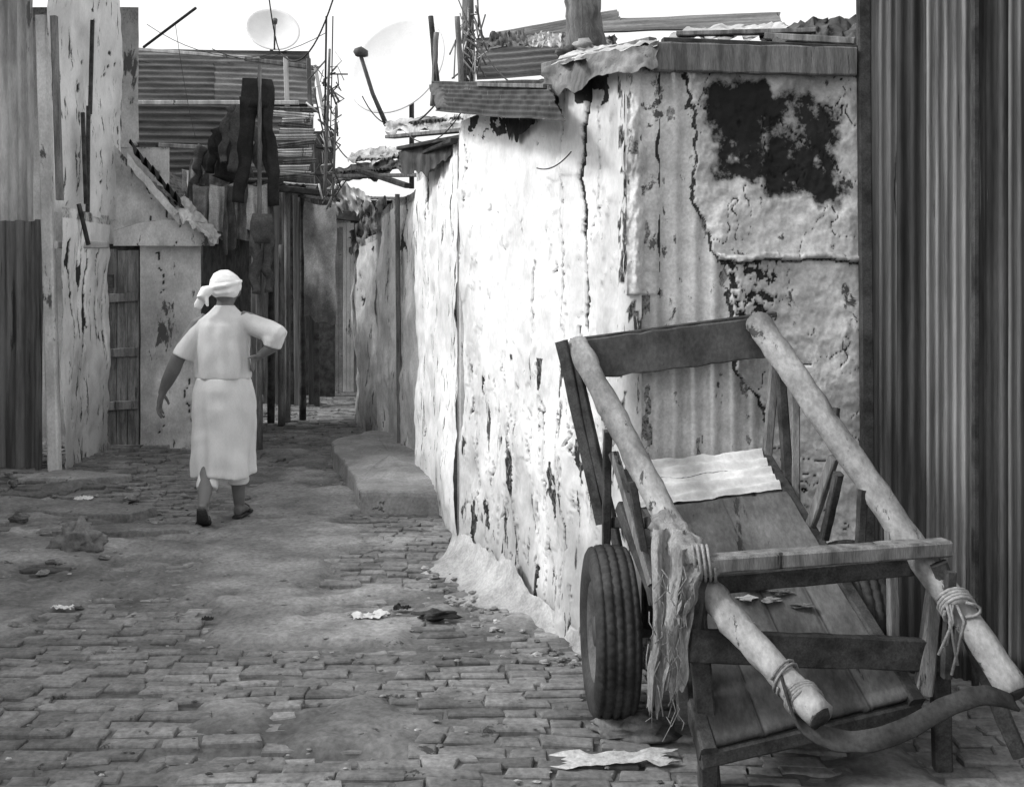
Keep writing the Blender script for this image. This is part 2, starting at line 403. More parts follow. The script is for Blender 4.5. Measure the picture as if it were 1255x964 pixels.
ragged("torn_paper",[W(610,128,5.8),W(640,126,5.55),W(658,124,5.3)],[W(614,144,5.8),W(640,140,5.5),W(656,146,5.3)],m_tinl,sh)
for i,(a,b,w,h) in enumerate([((590,104,6.0),(672,106,5.1),.05,.02),((668,82,5.6),(800,50,5.0),.05,.03),((940,46,5.0),(1050,52,4.8),.08,.03),((830,42,5.2),(1000,38,5.0),.05,.02)]):
    beam("roof_lath_%d"%i,W(*a),W(*b),w,h,m_wood,sh)
ragged("roof_rubble_sheet",[W(930,40,5.4),W(990,26,5.4),W(1050,20,5.4)],[W(935,54,4.9),W(990,54,4.9),W(1048,56,4.85)],m_tind,sh,fold=.07)
ragged("roof_sheet_white",[W(840,34,5.6),W(920,30,5.6),W(970,28,5.5)],[W(816,50,5.1),W(900,48,5.1),W(960,42,5.1)],m_tinl,sh,fold=.03)

# dark corrugated wall at the right
rt=group("corrugated_tin_wall",(1.9,4.4,0))
pa=V(1.46,4.66,0);pb=V(2.5,4.02,0)
def pl(t): return pa.lerp(pb,t)
for i,(t0,t1,mt_,per,amp,z1,off,t_) in enumerate([(0,.10,m_tinm,.036,.007,3.1,.0,-.1),(.09,.20,m_tind,.05,.010,3.2,-.02,-.35),(.185,.33,m_tinm,.034,.008,3.15,-.035,.35),(.32,.44,m_tind,.05,.010,3.1,-.02,.1),(.43,.55,m_tinm,.034,.008,3.15,-.03,-.2),(.54,1.0,m_tinm,.06,.012,3.1,-.03,-.2)]):
    o=V(off*.5,off,0)
    sheet("tin_sheet_%d"%i,pl(t0)+o,pl(t1)+o,pl(t0)+o+V(0,0,z1),mt_,rt,period=per,amp=amp,sharp=1.5,dent=.006,dark=.35,nv=40,tone0=t_)
beam("edge_post",pa+V(-.01,-.02,0),pa+V(-.03,-.0,3.0),.05,.04,m_woodd,rt,n=16)
beam("cover_strip",pl(.335)+V(-.03,-.06,0),pl(.335)+V(-.03,-.06,3.1),.02,.03,m_woodd,rt,n=16)
sheet("tin_sheet_side",(2.5,4.02,0),(2.9,.5,0),(2.5,4.02,3.1),m_tinm,rt)  # out-of-view sheet added to keep the cart in shade
sheet("tin_roof",(1.4,4.72,3.1),(2.6,4.0,3.05),(1.8,6.6,3.3),m_tinm,rt)
wallg("rear_wall",(2.9,6.5),(1.55,6.6),0,3.0,m_plast,rt,res=.1)

# ------------------------------------------------------------------ right row further back
s2=group("plastered_shack",(0,8,0))
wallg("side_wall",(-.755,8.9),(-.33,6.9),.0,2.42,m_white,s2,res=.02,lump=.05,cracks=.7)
wallg("near_wall",(-.33,6.9),(.6,6.9),0,2.4,m_plast,s2,res=.05)
wallg("end_wall",(.5,8.95),(-.74,8.95),0,2.3,m_plast,s2,res=.08)
sheet("roof_sheet",W(478,160,8.7),W(606,150,6.75),W(478,160,8.7)+V(1.6,.3,.25),m_tinl,s2,amp=.012,period=.09)
sheet("roof_sheet_b",W(500,152,8.2),W(612,140,6.7),W(500,152,8.2)+V(1.3,.2,.22),m_tinm,s2,amp=.012)
ragged("eave_tin",[W(472,148,8.8),W(540,142,7.7),W(612,134,6.6)],[W(474,164,8.7),W(540,162,7.6),W(610,152,6.55)],m_tinl,s2,fold=.05,edge=.8)
for i,(a,b,m_) in enumerate([((478,168,8.6),(608,156,6.7),m_wood),((492,182,8.3),(600,162,6.8),m_woodd),((512,192,8.3),(560,172,7.0),m_woodd)]):
    beam("roof_plank_%d"%i,W(*a),W(*b),.08,.025,m_,s2)
ragged("roof_flap",[W(488,186,8.3),W(520,175,7.9),W(556,168,7.2)],[W(494,214,8.2),W(524,212,7.8),W(553,190,7.2)],m_tind,s2)

s3=group("lean_to_shack",(-.6,10,0))
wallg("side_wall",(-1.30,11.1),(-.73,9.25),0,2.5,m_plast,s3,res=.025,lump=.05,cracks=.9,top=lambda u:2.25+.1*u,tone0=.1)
wallg("near_wall",(-.73,9.25),(.5,9.2),0,2.4,m_plast,s3,res=.06)
sheet("roof_sheet",W(415,212,11.3),W(545,200,9.0),W(415,212,11.3)+V(1.6,.2,.3),m_tinm,s3,amp=.012)
sheet("roof_sheet_b",W(430,198,11),W(540,186,9.2),W(430,198,11)+V(1.2,.2,.2),m_tinl,s3,amp=.012)
ragged("eave_tin",[W(410,206,11.5),W(470,196,10.4),W(530,190,9.2)],[W(412,224,11.4),W(470,216,10.3),W(528,204,9.1)],m_tinm,s3,fold=.07,edge=.8)
ragged("eave_tin_b",[W(430,186,11.2),W(470,180,10.6),W(500,182,10)],[W(426,200,11.0),W(470,196,10.4),W(504,194,9.8)],m_tinl,s3,fold=.07,edge=.8)
beam("eave_plank",W(412,216,11.2),W(545,214,9.0),.08,.03,m_wood,s3)
beam("eave_plank_b",W(440,208,10.6),W(500,228,9.4),.06,.04,m_woodd,s3)
beam("door_post",W(487,238,10.0),V(-.99,10.05,0),.04,.04,m_wood,s3)
beam("corner_post",W(521,225,9.2),V(-.72,9.2,0),.07,.05,m_plast,s3)

s4=group("mud_shack",(-1.3,12,0))
wallg("side_wall",(-1.78,12.8),(-1.33,11.3),0,2.1,m_plast,s4,res=.03,lump=.07,cracks=.8,top=lambda u:1.95+.1*u)
wallg("near_wall",(-1.33,11.3),(-.2,11.2),0,2.1,m_plast,s4,res=.06)
sheet("roof_sheet",W(428,292,12.9),W(470,285,11.2),W(428,292,12.9)+V(1.5,.3,.25),m_tind,s4)
ragged("roof_rag",[W(428,285,12.5),W(450,262,12),W(472,262,11.2)],[W(430,312,12.5),W(452,298,12),W(470,300,11.2)],m_tinm,s4,fold=.1)
ragged("roof_rag_b",[W(396,234,13),W(420,222,12.6),W(452,240,12)],[W(410,262,13),W(432,258,12.6),W(456,262,12)],m_tinl,s4,fold=.08)
ragged("roof_rag_c",[W(436,240,12),W(456,250,11.6),W(472,240,11.3)],[W(446,282,12),W(460,284,11.6),W(472,276,11.3)],m_cm,s4,fold=.1)

def slab(poly,z0,z1,nsub=10,sd=3):
    ring=[]
    for i in range(len(poly)):
        a=V(*poly[i],0);b=V(*poly[(i+1)%len(poly)],0)
        for k in range(nsub):
            p=a.lerp(b,k/nsub); ring.append(p+V(.035*nz(p.x*6,p.y*6,sd),.035*nz(p.x*6,p.y*6,sd+5),0))
    n=len(ring); v=[];f=[]
    cen=sum(ring,V(0,0,0))/n
    for ins,z in ((1.012,z0),(1.0,z1-.03),(.994,z1-.008),(.975,z1),(.75,z1+.004),(.5,z1+.003)):
        for p in ring: q=cen+(p-cen)*ins; v.append((q.x,q.y,z+.02*fb(q.x*3,q.y*3,sd)))
    for l in range(5):
        for i in range(n): j=(i+1)%n; f.append((l*n+i,l*n+j,(l+1)*n+j,(l+1)*n+i))
    v.append((cen.x,cen.y,z1)); 
    for i in range(n): f.append((5*n+i,5*n+(i+1)%n,6*n))
    return v,f
mk("concrete_doorstep",*slab([(-1.02,7.72),(-.25,7.62),(-.2,9.6),(-.85,10.6),(-1.32,10.9),(-1.62,10.3),(-1.50,9.6),(-1.24,8.75)],-.05,.14),m_conc,None,False)

# ------------------------------------------------------------------ left row
l1=group("corrugated_shack",(-4.2,9.4,0))
sheet("front_upper_sheet",(-4.75,9.55,2.0),(-3.86,9.2,2.0),(-4.75,9.55,4.6),m_tinl,l1,amp=.022,period=.10,nv=30,tonev=.12,tone0=.1)
sheet("front_lower_sheet",(-4.75,9.50,0),(-3.76,9.12,0),(-4.75,9.50,2.05),m_tinm,l1,amp=.018,period=.10,dark=.3,nv=30)
beam("corner_post",W(52,20,9.15),V(-3.62,9.05,.0),.09,.09,m_plast,l1,n=16)
beam("corner_post_b",W(66,20,9.05),V(-3.57,9.02,2.2),.05,.05,m_wood,l1,n=16)
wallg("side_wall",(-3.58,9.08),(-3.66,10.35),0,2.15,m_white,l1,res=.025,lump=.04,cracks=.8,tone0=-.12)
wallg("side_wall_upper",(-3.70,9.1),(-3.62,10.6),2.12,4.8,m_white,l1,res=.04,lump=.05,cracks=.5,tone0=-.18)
beam("ledge",W(66,300,9.1),W(130,300,10.3),.06,.06,m_plast,l1)
for i,(a,b) in enumerate([((97,138,9.5),(101,250,9.5)),((104,130,9.6),(103,260,9.6)),((109,25,9.7),(106,140,9.7)),((92,250,9.4),(104,300,9.5))]):
    beam("slat_%d"%i,W(*a)+V(.03,0,0),W(*b)+V(.03,0,0),.03,.03,m_woodd,l1)
sheet("roof",(-6,8.4,4.3),(-3.5,8.4,4.3),(-6,11,4.6),m_tinm,l1)
wallg("rear_wall",(-6.2,11),(-3.6,11),0,4.2,m_plast,l1,res=.15)
wallg("far_left_wall",(-6,3.0),(-6,9.6),0,3.9,m_plast,l1,res=.15)
bk=group("left_alley_shack",(-4.9,5,0))  # unseen shack, added to block the sun and shadow the alley from the left
wallg("wall",(-4.75,1.0),(-4.75,9.2),0,3.3,m_plast,bk,res=.1)
wallg("wall_near",(-6.5,1.0),(-4.75,1.0),0,3.3,m_plast,bk,res=.1)
sheet("roof",(-6.6,.8,3.35),(-4.5,.8,3.3),(-6.6,9.0,3.4),m_tinm,bk,period=.1)

h=group("plaster_hut",(-3.3,11,0))
for i in range(4):
    x=-3.76+i*.103
    beam("door_plank_%d"%i,(x,10.42,.05),(x+R(-.01,.01),10.42,1.86+R(-.02,.02)),.098,.03,m_wood,h,up=(0,1,0),n=8)
beam("door_backing",(-3.58,10.50,0),(-3.58,10.50,2.0),.62,.03,m_woodd,h,up=(0,1,0))
for i,z in enumerate((.42,.9,1.4)): beam("door_rail_%d"%i,(-3.8,10.39,z),(-3.4,10.39,z+.02),.03,.08,m_wood,h)
beam("hinge_strip",(-3.64,10.37,1.5),(-3.64,10.37,1.62),.05,.02,m_woodd,h)
beam("door_jamb",(-3.85,10.4,0),(-3.84,10.4,1.95),.07,.07,m_woodd,h)
beam("door_sill",(-3.9,10.36,.03),(-3.36,10.36,.03),.14,.08,m_stone,h)
wallg("front_wall",(-3.39,10.42),(-2.86,10.5),0,2.02,m_plast,h,res=.02,lump=.04,cracks=.8,foot=.04)
wallg("side_wall",(-2.86,10.5),(-2.9,12.6),0,2.0,m_woodd,h,res=.05)
gab=lambda u: interp(u,[(0,2.5),(.12,2.82),(.2,2.80),(.62,2.22),(1,1.97)])
ga=V(-3.86,10.40,0);gb_=V(-2.68,10.44,0)
wallg("gable",(ga.x,ga.y),(gb_.x,gb_.y),1.90,2.6,m_plast,h,res=.02,lump=.06,cracks=.5,top=gab)
wallg("eave_swell",(-3.60,10.32),(-2.70,10.34),1.88,2.04,m_plast,h,res=.02,lump=.06,cracks=.3,top=lambda u:2.02+.1*math.sin(u*2.6))
def rg(u,v):
    p=W(160,180,10.32).lerp(W(224,254,10.30),u); 
    return p+V(-.02*v,-.05+.35*v,.05*math.sin(u*44)*(1-v*.5)+.03-.07*v+.03*nz(u*9,3)),0
grid("gable_tin_edge",80,8,rg,m_cd,h)
def rg2(u,v):
    p=W(156,188,10.28).lerp(W(220,262,10.26),u); return p+V(0,0,-.10*v+.02*nz(u*8,v)),0
grid("gable_under_strip",40,4,rg2,m_plast,h)
ragged("hut_roof_sheet",[W(224,236,10.5),W(246,262,10.5),W(270,288,10.5)],[W(212,262,10.2),W(240,280,10.2),W(262,300,10.2)],m_tinl,h,fold=.05)
sheet("hut_roof_back",(-3.75,10.5,2.75),(-2.7,10.5,1.98),(-3.75,12.6,2.75),m_tinm,h)
sheet("rear_tin",W(132,235,11.2),W(162,235,11.2),W(132,80,11.2),m_tinl,h,amp=.012,nv=30)
wallg("rear_panel",(-4.1,11.0),(-3.3,11.0),1.9,2.85,m_plast,h,res=.06)

# two-storey tin shack behind with horizontal ribs
t=group("two_storey_tin_shack",(-3.6,14,0))
sheet("upper_sheet",W(134,122,13.6),W(134,60,13.9),W(384,124,14.0),m_tinh,t,period=.085,amp=.012,tonev=.25,nv=40)
sheet("upper_sheet_b",W(262,124,13.55),W(262,78,13.8),W(388,128,13.9),m_tinh,t,period=.085,amp=.012,nv=30,tone0=.3)
sheet("lower_sheet",W(160,190,13.3),W(160,128,13.3),W(368,192,13.5),m_tinh,t,period=.085,amp=.012,tonev=.3,nv=40)
sheet("lower_sheet_b",W(186,230,13.2),W(190,178,13.2),W(362,226,13.35),m_tinh,t,period=.085,amp=.012,nv=40,tone0=-.2)
sheet("lower_sheet_c",W(292,210,13.1),W(288,150,13.1),W(380,214,13.2),m_tinh,t,period=.085,amp=.012,nv=30,tone0=.2)
for i in range(14):
    y_=136+i*7.2; p=W(338+R(-8,10),y_+R(-3,3),13.05)
    sheet("sheet_end_%d"%i,p,p+V(.02,-.02,.06),W(384+R(-5,4),y_+R(-4,4),13.1),m_tinl if i%3 else m_tinm,t,period=.03,amp=.006,nv=20,dent=.05)
for i,(a,b,w_) in enumerate([((134,58,13.6),(318,72,13.6),.04),((300,72,13.5),(390,84,13.6),.05),((160,126,13.2),(366,126,13.3),.05),((378,72,13.4),(384,240,13.4),.05),((350,70,13.4),(352,130,13.4),.05),((195,178,13.1),(345,186,13.1),.05),((386,80,13.3),(404,180,13.3),.04)]):
    beam("batten_%d"%i,W(*a),W(*b),w_,w_,m_wood if i%2 else m_tinl,t)
wallg("upper_storey_wall",(-4.75,13.9),(-2.45,14.1),2.9,3.85,m_tind,t,res=.1)
wallg("rear",(-5,15.5),(-2.4,15.5),0,3.6,m_woodd,t,res=.2)
for i in range(18):
    x=-3.80+i*.08; y=14.3+R(-.06,.06)
    mm=random.choice([m_woodd,m_woodd,m_wood,m_tind,m_tinm])
    beam("wall_plank_%d"%i,(x,y,0),(x+R(-.03,.03),y,2.75+R(-.2,.1)),.07,.03,mm,t,up=(0,1,0),n=5)
for i,(px,y0,Y) in enumerate([(332,232,12.6),(352,228,12.8),(371,228,12.9),(345,300,12.4)]):
    pole("prop_%d"%i,W(px,y0,Y),V((px-CX)/F*Y,Y,0),.03,.04,m_wood if i%2 else m_woodd,t)
sheet("awning_sheet",W(296,222,12.2),W(376,226,12.6),W(300,234,13.8),m_tinm,t)
beam("awning_bearer",W(292,226,12.3),W(412,238,12.7),.07,.07,m_woodd,t)

e=group("alley_end_shack",(-2.7,17,0))
wallg("white_block",(-3.0,15.6),(-2.62,15.7),0,1.15,m_white,e,res=.04)
wallg("end_wall",(-3.6,17.2),(-1.6,17.4),0,2.8,m_woodd,e,res=.08)
wallg("end_wall_pale",(-2.55,16.6),(-2.34,16.5),0,2.5,m_plast,e,res=.04)
for i in range(9):
    px=404+i*4.6; beam("plank_%d"%i,W(px,278+R(-6,6),16.2),V((px-CX)/F*16.2,16.2,0),.05,.03,random.choice([m_wood,m_plast,m_conc,m_plast]),e,up=(0,1,0))
sheet("roof",(-3.8,16,2.75),(-1.2,16,2.7),(-3.8,19,3.0),m_tind,e)
wallg("far_right_wall",(-1.9,16.5),(.5,15.5),0,2.6,m_plast,e,res=.1)
beam("doorway_lintel",W(410,262,16),W(445,266,15.8),.1,.15,m_woodd,e)

def cloth(name,p0,p1,drop,mat,parent,fold=.03,nf=4,flare=0,nu=28,nv=26,hem=.12):
    p0=Vector(p0);p1=Vector(p1);sd=R(0,60); D=p1-p0; Nc=D.cross(V(0,0,1)).normalized()
    def fn(u,v):
        c=(p0+p1)/2; b=p0.lerp(p1,u); b=c+(b-c)*(1+flare*v+.12*nz(v*2.5,sd+3))
        return b+Nc*(fold*math.sin(u*nf*6.28+sd+1.4*nz(v*2,sd))*(.3+v*.7)+.03*nz(u*3,v*3,sd))-V(0,0,drop*v*(1+hem*nz(u*4,sd))+.03*math.sin(u*3.14))
    return grid(name,nu,nv,fn,mat,parent,True)
hs=group("hanging_blanket",(-2.3,12.8,2))
cloth("blanket",W(373,246,12.6),W(411,250,12.3),1.28,m_cm,hs,fold=.03,nf=1.5,hem=.05)
beam("pole",W(366,240,12.6),W(416,246,12.25),.03,.03,m_woodd,hs)

# laundry line with garments
lc=group("laundry_line",(-2.9,10.8,2.6))
A=W(230,212,11.8);B=W(318,92,10.6)
wire("line",sag(A,B,.05),.006,m_wire,lc)
def lp(t): return A.lerp(B,t)-V(0,0,.2*t*(1-t))
def limbc(name,p0,p1,r0,r1,mat,ref,flat=.4,bend=.05):
    p0=Vector(p0);p1=Vector(p1);sd=R(0,50);n=16
    pts=[p0.lerp(p1,k/n)+V(bend*nz(k*.25,sd),bend*nz(k*.25,sd+7),0) for k in range(n+1)]
    rs=[((r0+(r1-r0)*k/n)*(1+.2*nz(k*.5,sd+3)),(r0+(r1-r0)*k/n)*flat*(1+.5*nz(k*.4,sd+5))) for k in range(n+1)]
    mk(name,*tubev(pts,rs,22,.55,ref,2.2),mat,lc)
def top_g(nm,c,ang,w_,L,mat,sl=.6):
    d=V(math.cos(ang),math.sin(ang),0); c=Vector(c)
    pts=[c+V(0,0,-L*k/14)+d*(.04*nz(k*.3,ang+L)) for k in range(15)]
    rs=[(w_*(.20 if k==0 else .36 if k==1 else .36+.05*math.sin(k*.5)),.03+.03*(k/14)) for k in range(15)]
    mk(nm+"_body",*tubev(pts,rs,32,.6,d,2.5),mat,lc)
    for s in (-1,1):
        limbc(nm+"_sleeve_%d"%(1 if s<0 else 2),c+d*s*w_*.34-V(0,0,.02),c+d*s*w_*(.66+R(-.08,.10))+V(0,0,-L*sl*R(.8,1.1)),.05,.035,mat,d)
def trou(nm,c,ang,w_,L,mat,spread=.06):
    d=V(math.cos(ang),math.sin(ang),0); c=Vector(c)
    mk(nm+"_waist",*tubev([c,c-V(0,0,.08),c-V(0,0,.2),c-V(0,0,.27)],[(w_*.42,.03),(w_*.48,.05),(w_*.5,.05),(w_*.4,.04)],24,.3,d),mat,lc)
    for s in (-1,1): limbc(nm+"_leg_%d"%(1 if s<0 else 2),c+d*s*w_*.24-V(0,0,.18),c+d*s*(w_*.24+spread)+V(0,0,-L*(1+R(-.06,.06))),w_*.25,w_*.16,mat,d)
trou("trousers",lp(.97),.3,.30,1.18,m_cd,.08)
top_g("jacket",lp(.76),.2,.26,.66,m_cdm,1.0)
top_g("shirt",lp(.55),.5,.26,.52,m_cd,.9)
top_g("shirt_b",lp(.36),.2,.24,.48,m_cdm,.8)
cloth("towel",lp(.45)-V(.09,0,.34),lp(.45)+V(.10,.05,-.32),.5,m_cm,lc,.03,2.5)
cloth("skirt",lp(.20)-V(.10,.03,0),lp(.20)+V(.11,.03,.05),.5,m_cm,lc,.05,2.5,.35)
cloth("pale_cloth",lp(.06)-V(.10,0,0),lp(.06)+V(.1,.03,.03),.5,m_cl,lc,.04,2)
A2=W(240,225,10.9);B2=W(335,222,10.7)
wire("lower_line",sag(A2,B2,.06),.005,m_wire,lc)
for i,(px,wd,dr_,mm,n_) in enumerate([(252,.2,.42,m_cm,2),(272,.2,.5,m_cl,2),(296,.26,.50,m_cm,3),(316,.16,.42,m_cl,2),(284,.12,.62,m_cdm,2)]):
    c=W(px,226,10.8-.03*i); cloth("hung_%d"%i,c-V(wd/2,.04,0),c+V(wd/2,.04,.02),dr_,mm,lc,.04,n_,.15)
trou("jeans",W(321,262,10.5),.4,.2,.72,m_cdm,.02)
pole("prop_pole",W(318,80,10.6),V(-2.34,10.6,0),.018,.025,m_wood,lc)

# satellite dishes, wires, poles
def dish(nm,c,r,yaw,tilt,arm=None,mast=1.6):
    c=Vector(c); g=group(nm,c); ax=V(math.sin(yaw)*math.cos(tilt),-math.cos(yaw)*math.cos(tilt),math.sin(tilt)); _,s,u=frame(ax)
    v=[Vector(c)];f=[];nr=10;ns=56
    for k in range(1,nr+1):
        q=k/nr*r
        for i in range(ns): a=6.2832*i/ns; v.append(c+s*q*math.cos(a)+u*q*math.sin(a)+ax*(q*q/r*.28))
    for i in range(ns): f.append((0,1+i,1+(i+1)%ns))
    for k in range(nr-1):
        for i in range(ns): j=(i+1)%ns; f.append((1+k*ns+i,1+(k+1)*ns+i,1+(k+1)*ns+j,1+k*ns+j))
    o=mk("reflector",v,f,m_dish,g); md=o.modifiers.new("s",'SOLIDIFY'); md.thickness=.01
    low=c-u*r+ax*r*.28
    if arm is None:
        tip=c+ax*r*.95-u*r*.2; mid=low.lerp(tip,.5)
    else: low,tip=Vector(arm[0]),Vector(arm[1]); mid=low.lerp(tip,.5)+V(-.01,0,-.02)
    mk("feed_arm",*tubev([low,mid,tip],[.02,.017,.015] if arm else .011,8),m_steel,g)
    mk("feed_horn",*tubev([tip+V(-.05,0,.012),tip+V(-.035,0,.02),tip+V(.0,0,.03),tip+V(.035,0,.012),tip+V(.04,0,-.01)] if arm else [tip-ax*.03,tip+ax*.03],[.02,.036,.042,.034,.02] if arm else .03,12),m_steel,g)
    mk("mast",*tubev([c-ax*.03,c-ax*.15,c-ax*.15-V(0,0,r*mast)],.022,8),m_steel,g)
dish("satellite_dish",W(494,88,9.6),.46,-.45,.35,(W(474,154,9.2),W(442,68,9.0)),2.0)
dish("satellite_dish.001",W(334,42,14.2),.33,.3,.5)
dish("satellite_dish.002",W(122,104,10.9),.16,.5,.4)
ow=group("overhead_wires",(-2,10,4))
def wl(i,a,b,s,r=.006): wire("wire_%d"%i,sag(W(*a),W(*b),s),r,m_wire,ow)
wl(0,(330,0,10),(345,66,12),.1); wl(1,(345,66,11),(408,0,10),.25,.008); wl(2,(400,20,11),(398,150,11.5),.05,.01); wl(3,(408,20,11),(405,160,11.5),.08)
wl(4,(176,58,10),(240,10,9.6),.0,.012); wl(6,(470,152,9.2),(540,120,7.5),.1); wl(7,(180,30,12),(400,40,12),.3,.004)
wl(8,(395,140,11.4),(440,200,11),.12,.006); wl(9,(385,110,11.4),(418,230,11),.1,.008); wl(10,(560,-5,7),(640,110,5.6),.1,.004); wl(11,(215,30,12),(240,170,12),.1,.003)
wl(12,(500,165,8),(570,130,6.6),.12,.004);wl(13,(658,206,5.28),(700,186,4.9),.03,.003);wl(14,(260,60,11),(345,66,12),.08,.004);wl(15,(444,118,9.4),(476,152,9.2),.05,.005)
up=group("utility_pole",(-.5,8.5,0))
for i,(a,b,r0,r1) in enumerate([((528,20,8.6),(536,110,8.6),.02,.025),((574,-10,7.8),(574,110,7.8),.04,.045),((560,20,7.6),(566,108,7.7),.018,.02),((535,40,8.4),(530,130,8.4),.02,.02),((404,60,11.4),(398,240,11.4),.012,.018),((412,130,11.4),(408,240,11.4),.012,.012)]):
    q=W(*b); pole("pole_%d"%i,W(*a),q,r0,r1,m_wood if i!=0 else m_woodd,up)
for i in range(40):
    c=W(574+R(-12,12),R(15,105),7.75); wire("wrap_%d"%i,[c,c+V(R(-.06,.06),R(-.03,.03),R(-.12,.12)),c+V(R(-.09,.09),R(-.05,.05),R(-.22,.2))],.006,random.choice([m_wood,m_tinl,m_wood]),up)
for i in range(60):
    c=W(400+R(-10,14),R(80,245),11.6); wire("scrap_%d"%i,[c,c+V(R(-.1,.1),0,R(-.12,.12)),c+V(R(-.15,.15),0,R(-.2,.2))],R(.004,.011),random.choice([m_wood,m_tind,m_tinl,m_tinl]),up)
ch=group("roof_stump",(0.4,6,2.6))
pole("stump",W(712,-10,6.2),W(724,76,6.2),.085,.105,m_wood,ch,wob=.25)
pole("stump_branch",W(700,0,6.25),W(700,66,6.2),.03,.03,m_wood,ch)
rb=group("distant_shack",(.3,9,0))
sheet("roof_ribbed",W(584,98,8.0),W(584,48,8.3),W(700,90,8.0),m_tinh,rb,period=.07,amp=.012,nv=30)
sheet("roof_upper",W(600,60,8.2),W(604,40,8.6),W(760,30,8.2),m_tinh,rb,period=.07,amp=.012,nv=30)
sheet("roof_far",W(720,40,7.6),W(740,24,8.6),W(960,32,7.2),m_tinh,rb,period=.08,amp=.012,nv=30)
wallg("wall",(-.3,8.3),(2.0,8.0),0,3.0,m_plast,rb,res=.15)
for i in range(7):
    ragged("scrap_%d"%i,[W(600+i*22,46+R(-8,4),8),W(622+i*22,42+R(-8,4),8)],[W(598+i*22,58,7.9),W(624+i*22,56,7.9)],random.choice([m_tinl,m_tinm,m_tinl]),rb,n=12,fold=.04)
for i in range(10):
    c=W(R(690,745),R(56,82),6.0); mk("stone_%d"%i,*rockv(c,R(.03,.06)),random.choice([m_tinl,m_stone,m_conc]),rb)

# ------------------------------------------------------------------ handcart
ct=group("handcart",(.8,3.8,0))
LPf=W(708,422,4.45); LPj=W(842,684,3.52); RPf=W(928,394,4.5); RPn=W(1246,850,3.29)
pole("left_pole",LPf,LPj,.042,.044,m_pole,ct,n=40,seg=24,wob=.14)
pole("left_shaft",W(838,690,3.60),W(1005,880,3.10),.043,.041,m_pole,ct,n=30,seg=24,wob=.14)
pole("right_pole",RPf,RPn,.050,.042,m_pole,ct,n=50,seg=24,wob=.14)
for nm,c,d in (("left_shaft_end",W(1005,880,3.10),W(1005,880,3.10)-W(838,690,3.6)),("right_pole_end",RPn,RPn-RPf)):
    d=d.normalized(); mk(nm,*tubev([c-d*.001,c+d*.004],[.036,.033],16,.2),m_woodd,ct)
beam("tail_board",W(722,440,4.49),W(948,411,4.53),.03,.16,m_bed,ct,n=14,jit=.08)
beam("tail_cap",W(700,418,4.5),W(950,385,4.55),.05,.02,m_woodd,ct,n=10)
beam("front_crossbar",W(848,692,3.46),W(1160,670,3.60),.07,.05,m_wood,ct,n=12,jit=.08)
beam("front_crossbar_lower",W(870,716,3.56),W(1150,690,3.68),.03,.06,m_woodd,ct,n=10)
beam("front_board",W(845,790,3.44),W(1152,803,3.58),.035,.10,m_woodd,ct,n=12,jit=.08)
FL=W(768,572,4.38);FR=W(937,554,4.40);NL=W(868,912,3.38);NR=W(1122,852,3.52)
def bedp(u,v): return FL.lerp(FR,u).lerp(NL.lerp(NR,u),v)
def fn(u,v):
    p=bedp(u,v); g=min(abs(u-q) for q in (.26,.52,.77)); b=int(u>.26)+int(u>.52)+int(u>.77)
    return p+V(0,0,.008*fb(p.x*4,p.y*3,2)-(.008 if g<.008 else 0)),(.8 if g<.006 and nz(v*5,b)>-.2 else 0),(-.1,.08,-.03,.1)[b]+.5*fb(p.x*3,p.y*2,6)
o=grid("bed_boards",80,50,fn,m_bed,ct); md=o.modifiers.new("s",'SOLIDIFY'); md.thickness=.022; md.offset=1
def fn(u,v):
    p=bedp(.03+u*.94-.02*v,.005+v*.19); return p+V(0,0,.018+.006*math.sin(v*30+2*nz(u*2,3))+.012*fb(u*4,v*4,3)),(.75 if .46<v+.02*nz(u*6,1)<.49 else 0),.3*fb(u*4,v*3,8)
grid("pale_sheet",40,40,fn,m_beds,ct)
def fn(u,v):
    p=bedp(.10+u*.87,.21+v*.27); return p+V(0,0,.016+.006*fb(u*3,v*3,5)),(.6 if abs(u-.5)<.012 else 0),.2+.3*fb(u*4,v*3,8)
grid("board_sheet",40,24,fn,m_bed,ct)
for i,(u,v_,m_) in enumerate([(.55,.62,m_tinl),(.42,.6,m_paper),(.7,.66,m_wood),(.35,.68,m_cm),(.5,.57,m_rope),(.62,.6,m_wood)]):
    mk("debris_%d"%i,*rockv(bedp(u,v_)+V(0,0,.015),.022,(1.5,.9,.3),10,None,1.0),m_,ct,False)
dn=V(0,0,.03)
beam("left_sill",FL-dn,NL-dn,.05,.06,m_woodd,ct,n=12); beam("right_sill",FR-dn,NR-dn,.05,.06,m_woodd,ct,n=12)
for i,t_ in enumerate((.02,.35,.66,.98)):
    a_=bedp(-.03,t_)-V(0,0,.06);b_=bedp(1.03,t_)-V(0,0,.06); beam("bearer_%d"%i,a_,b_,.05,.05,m_woodd,ct)
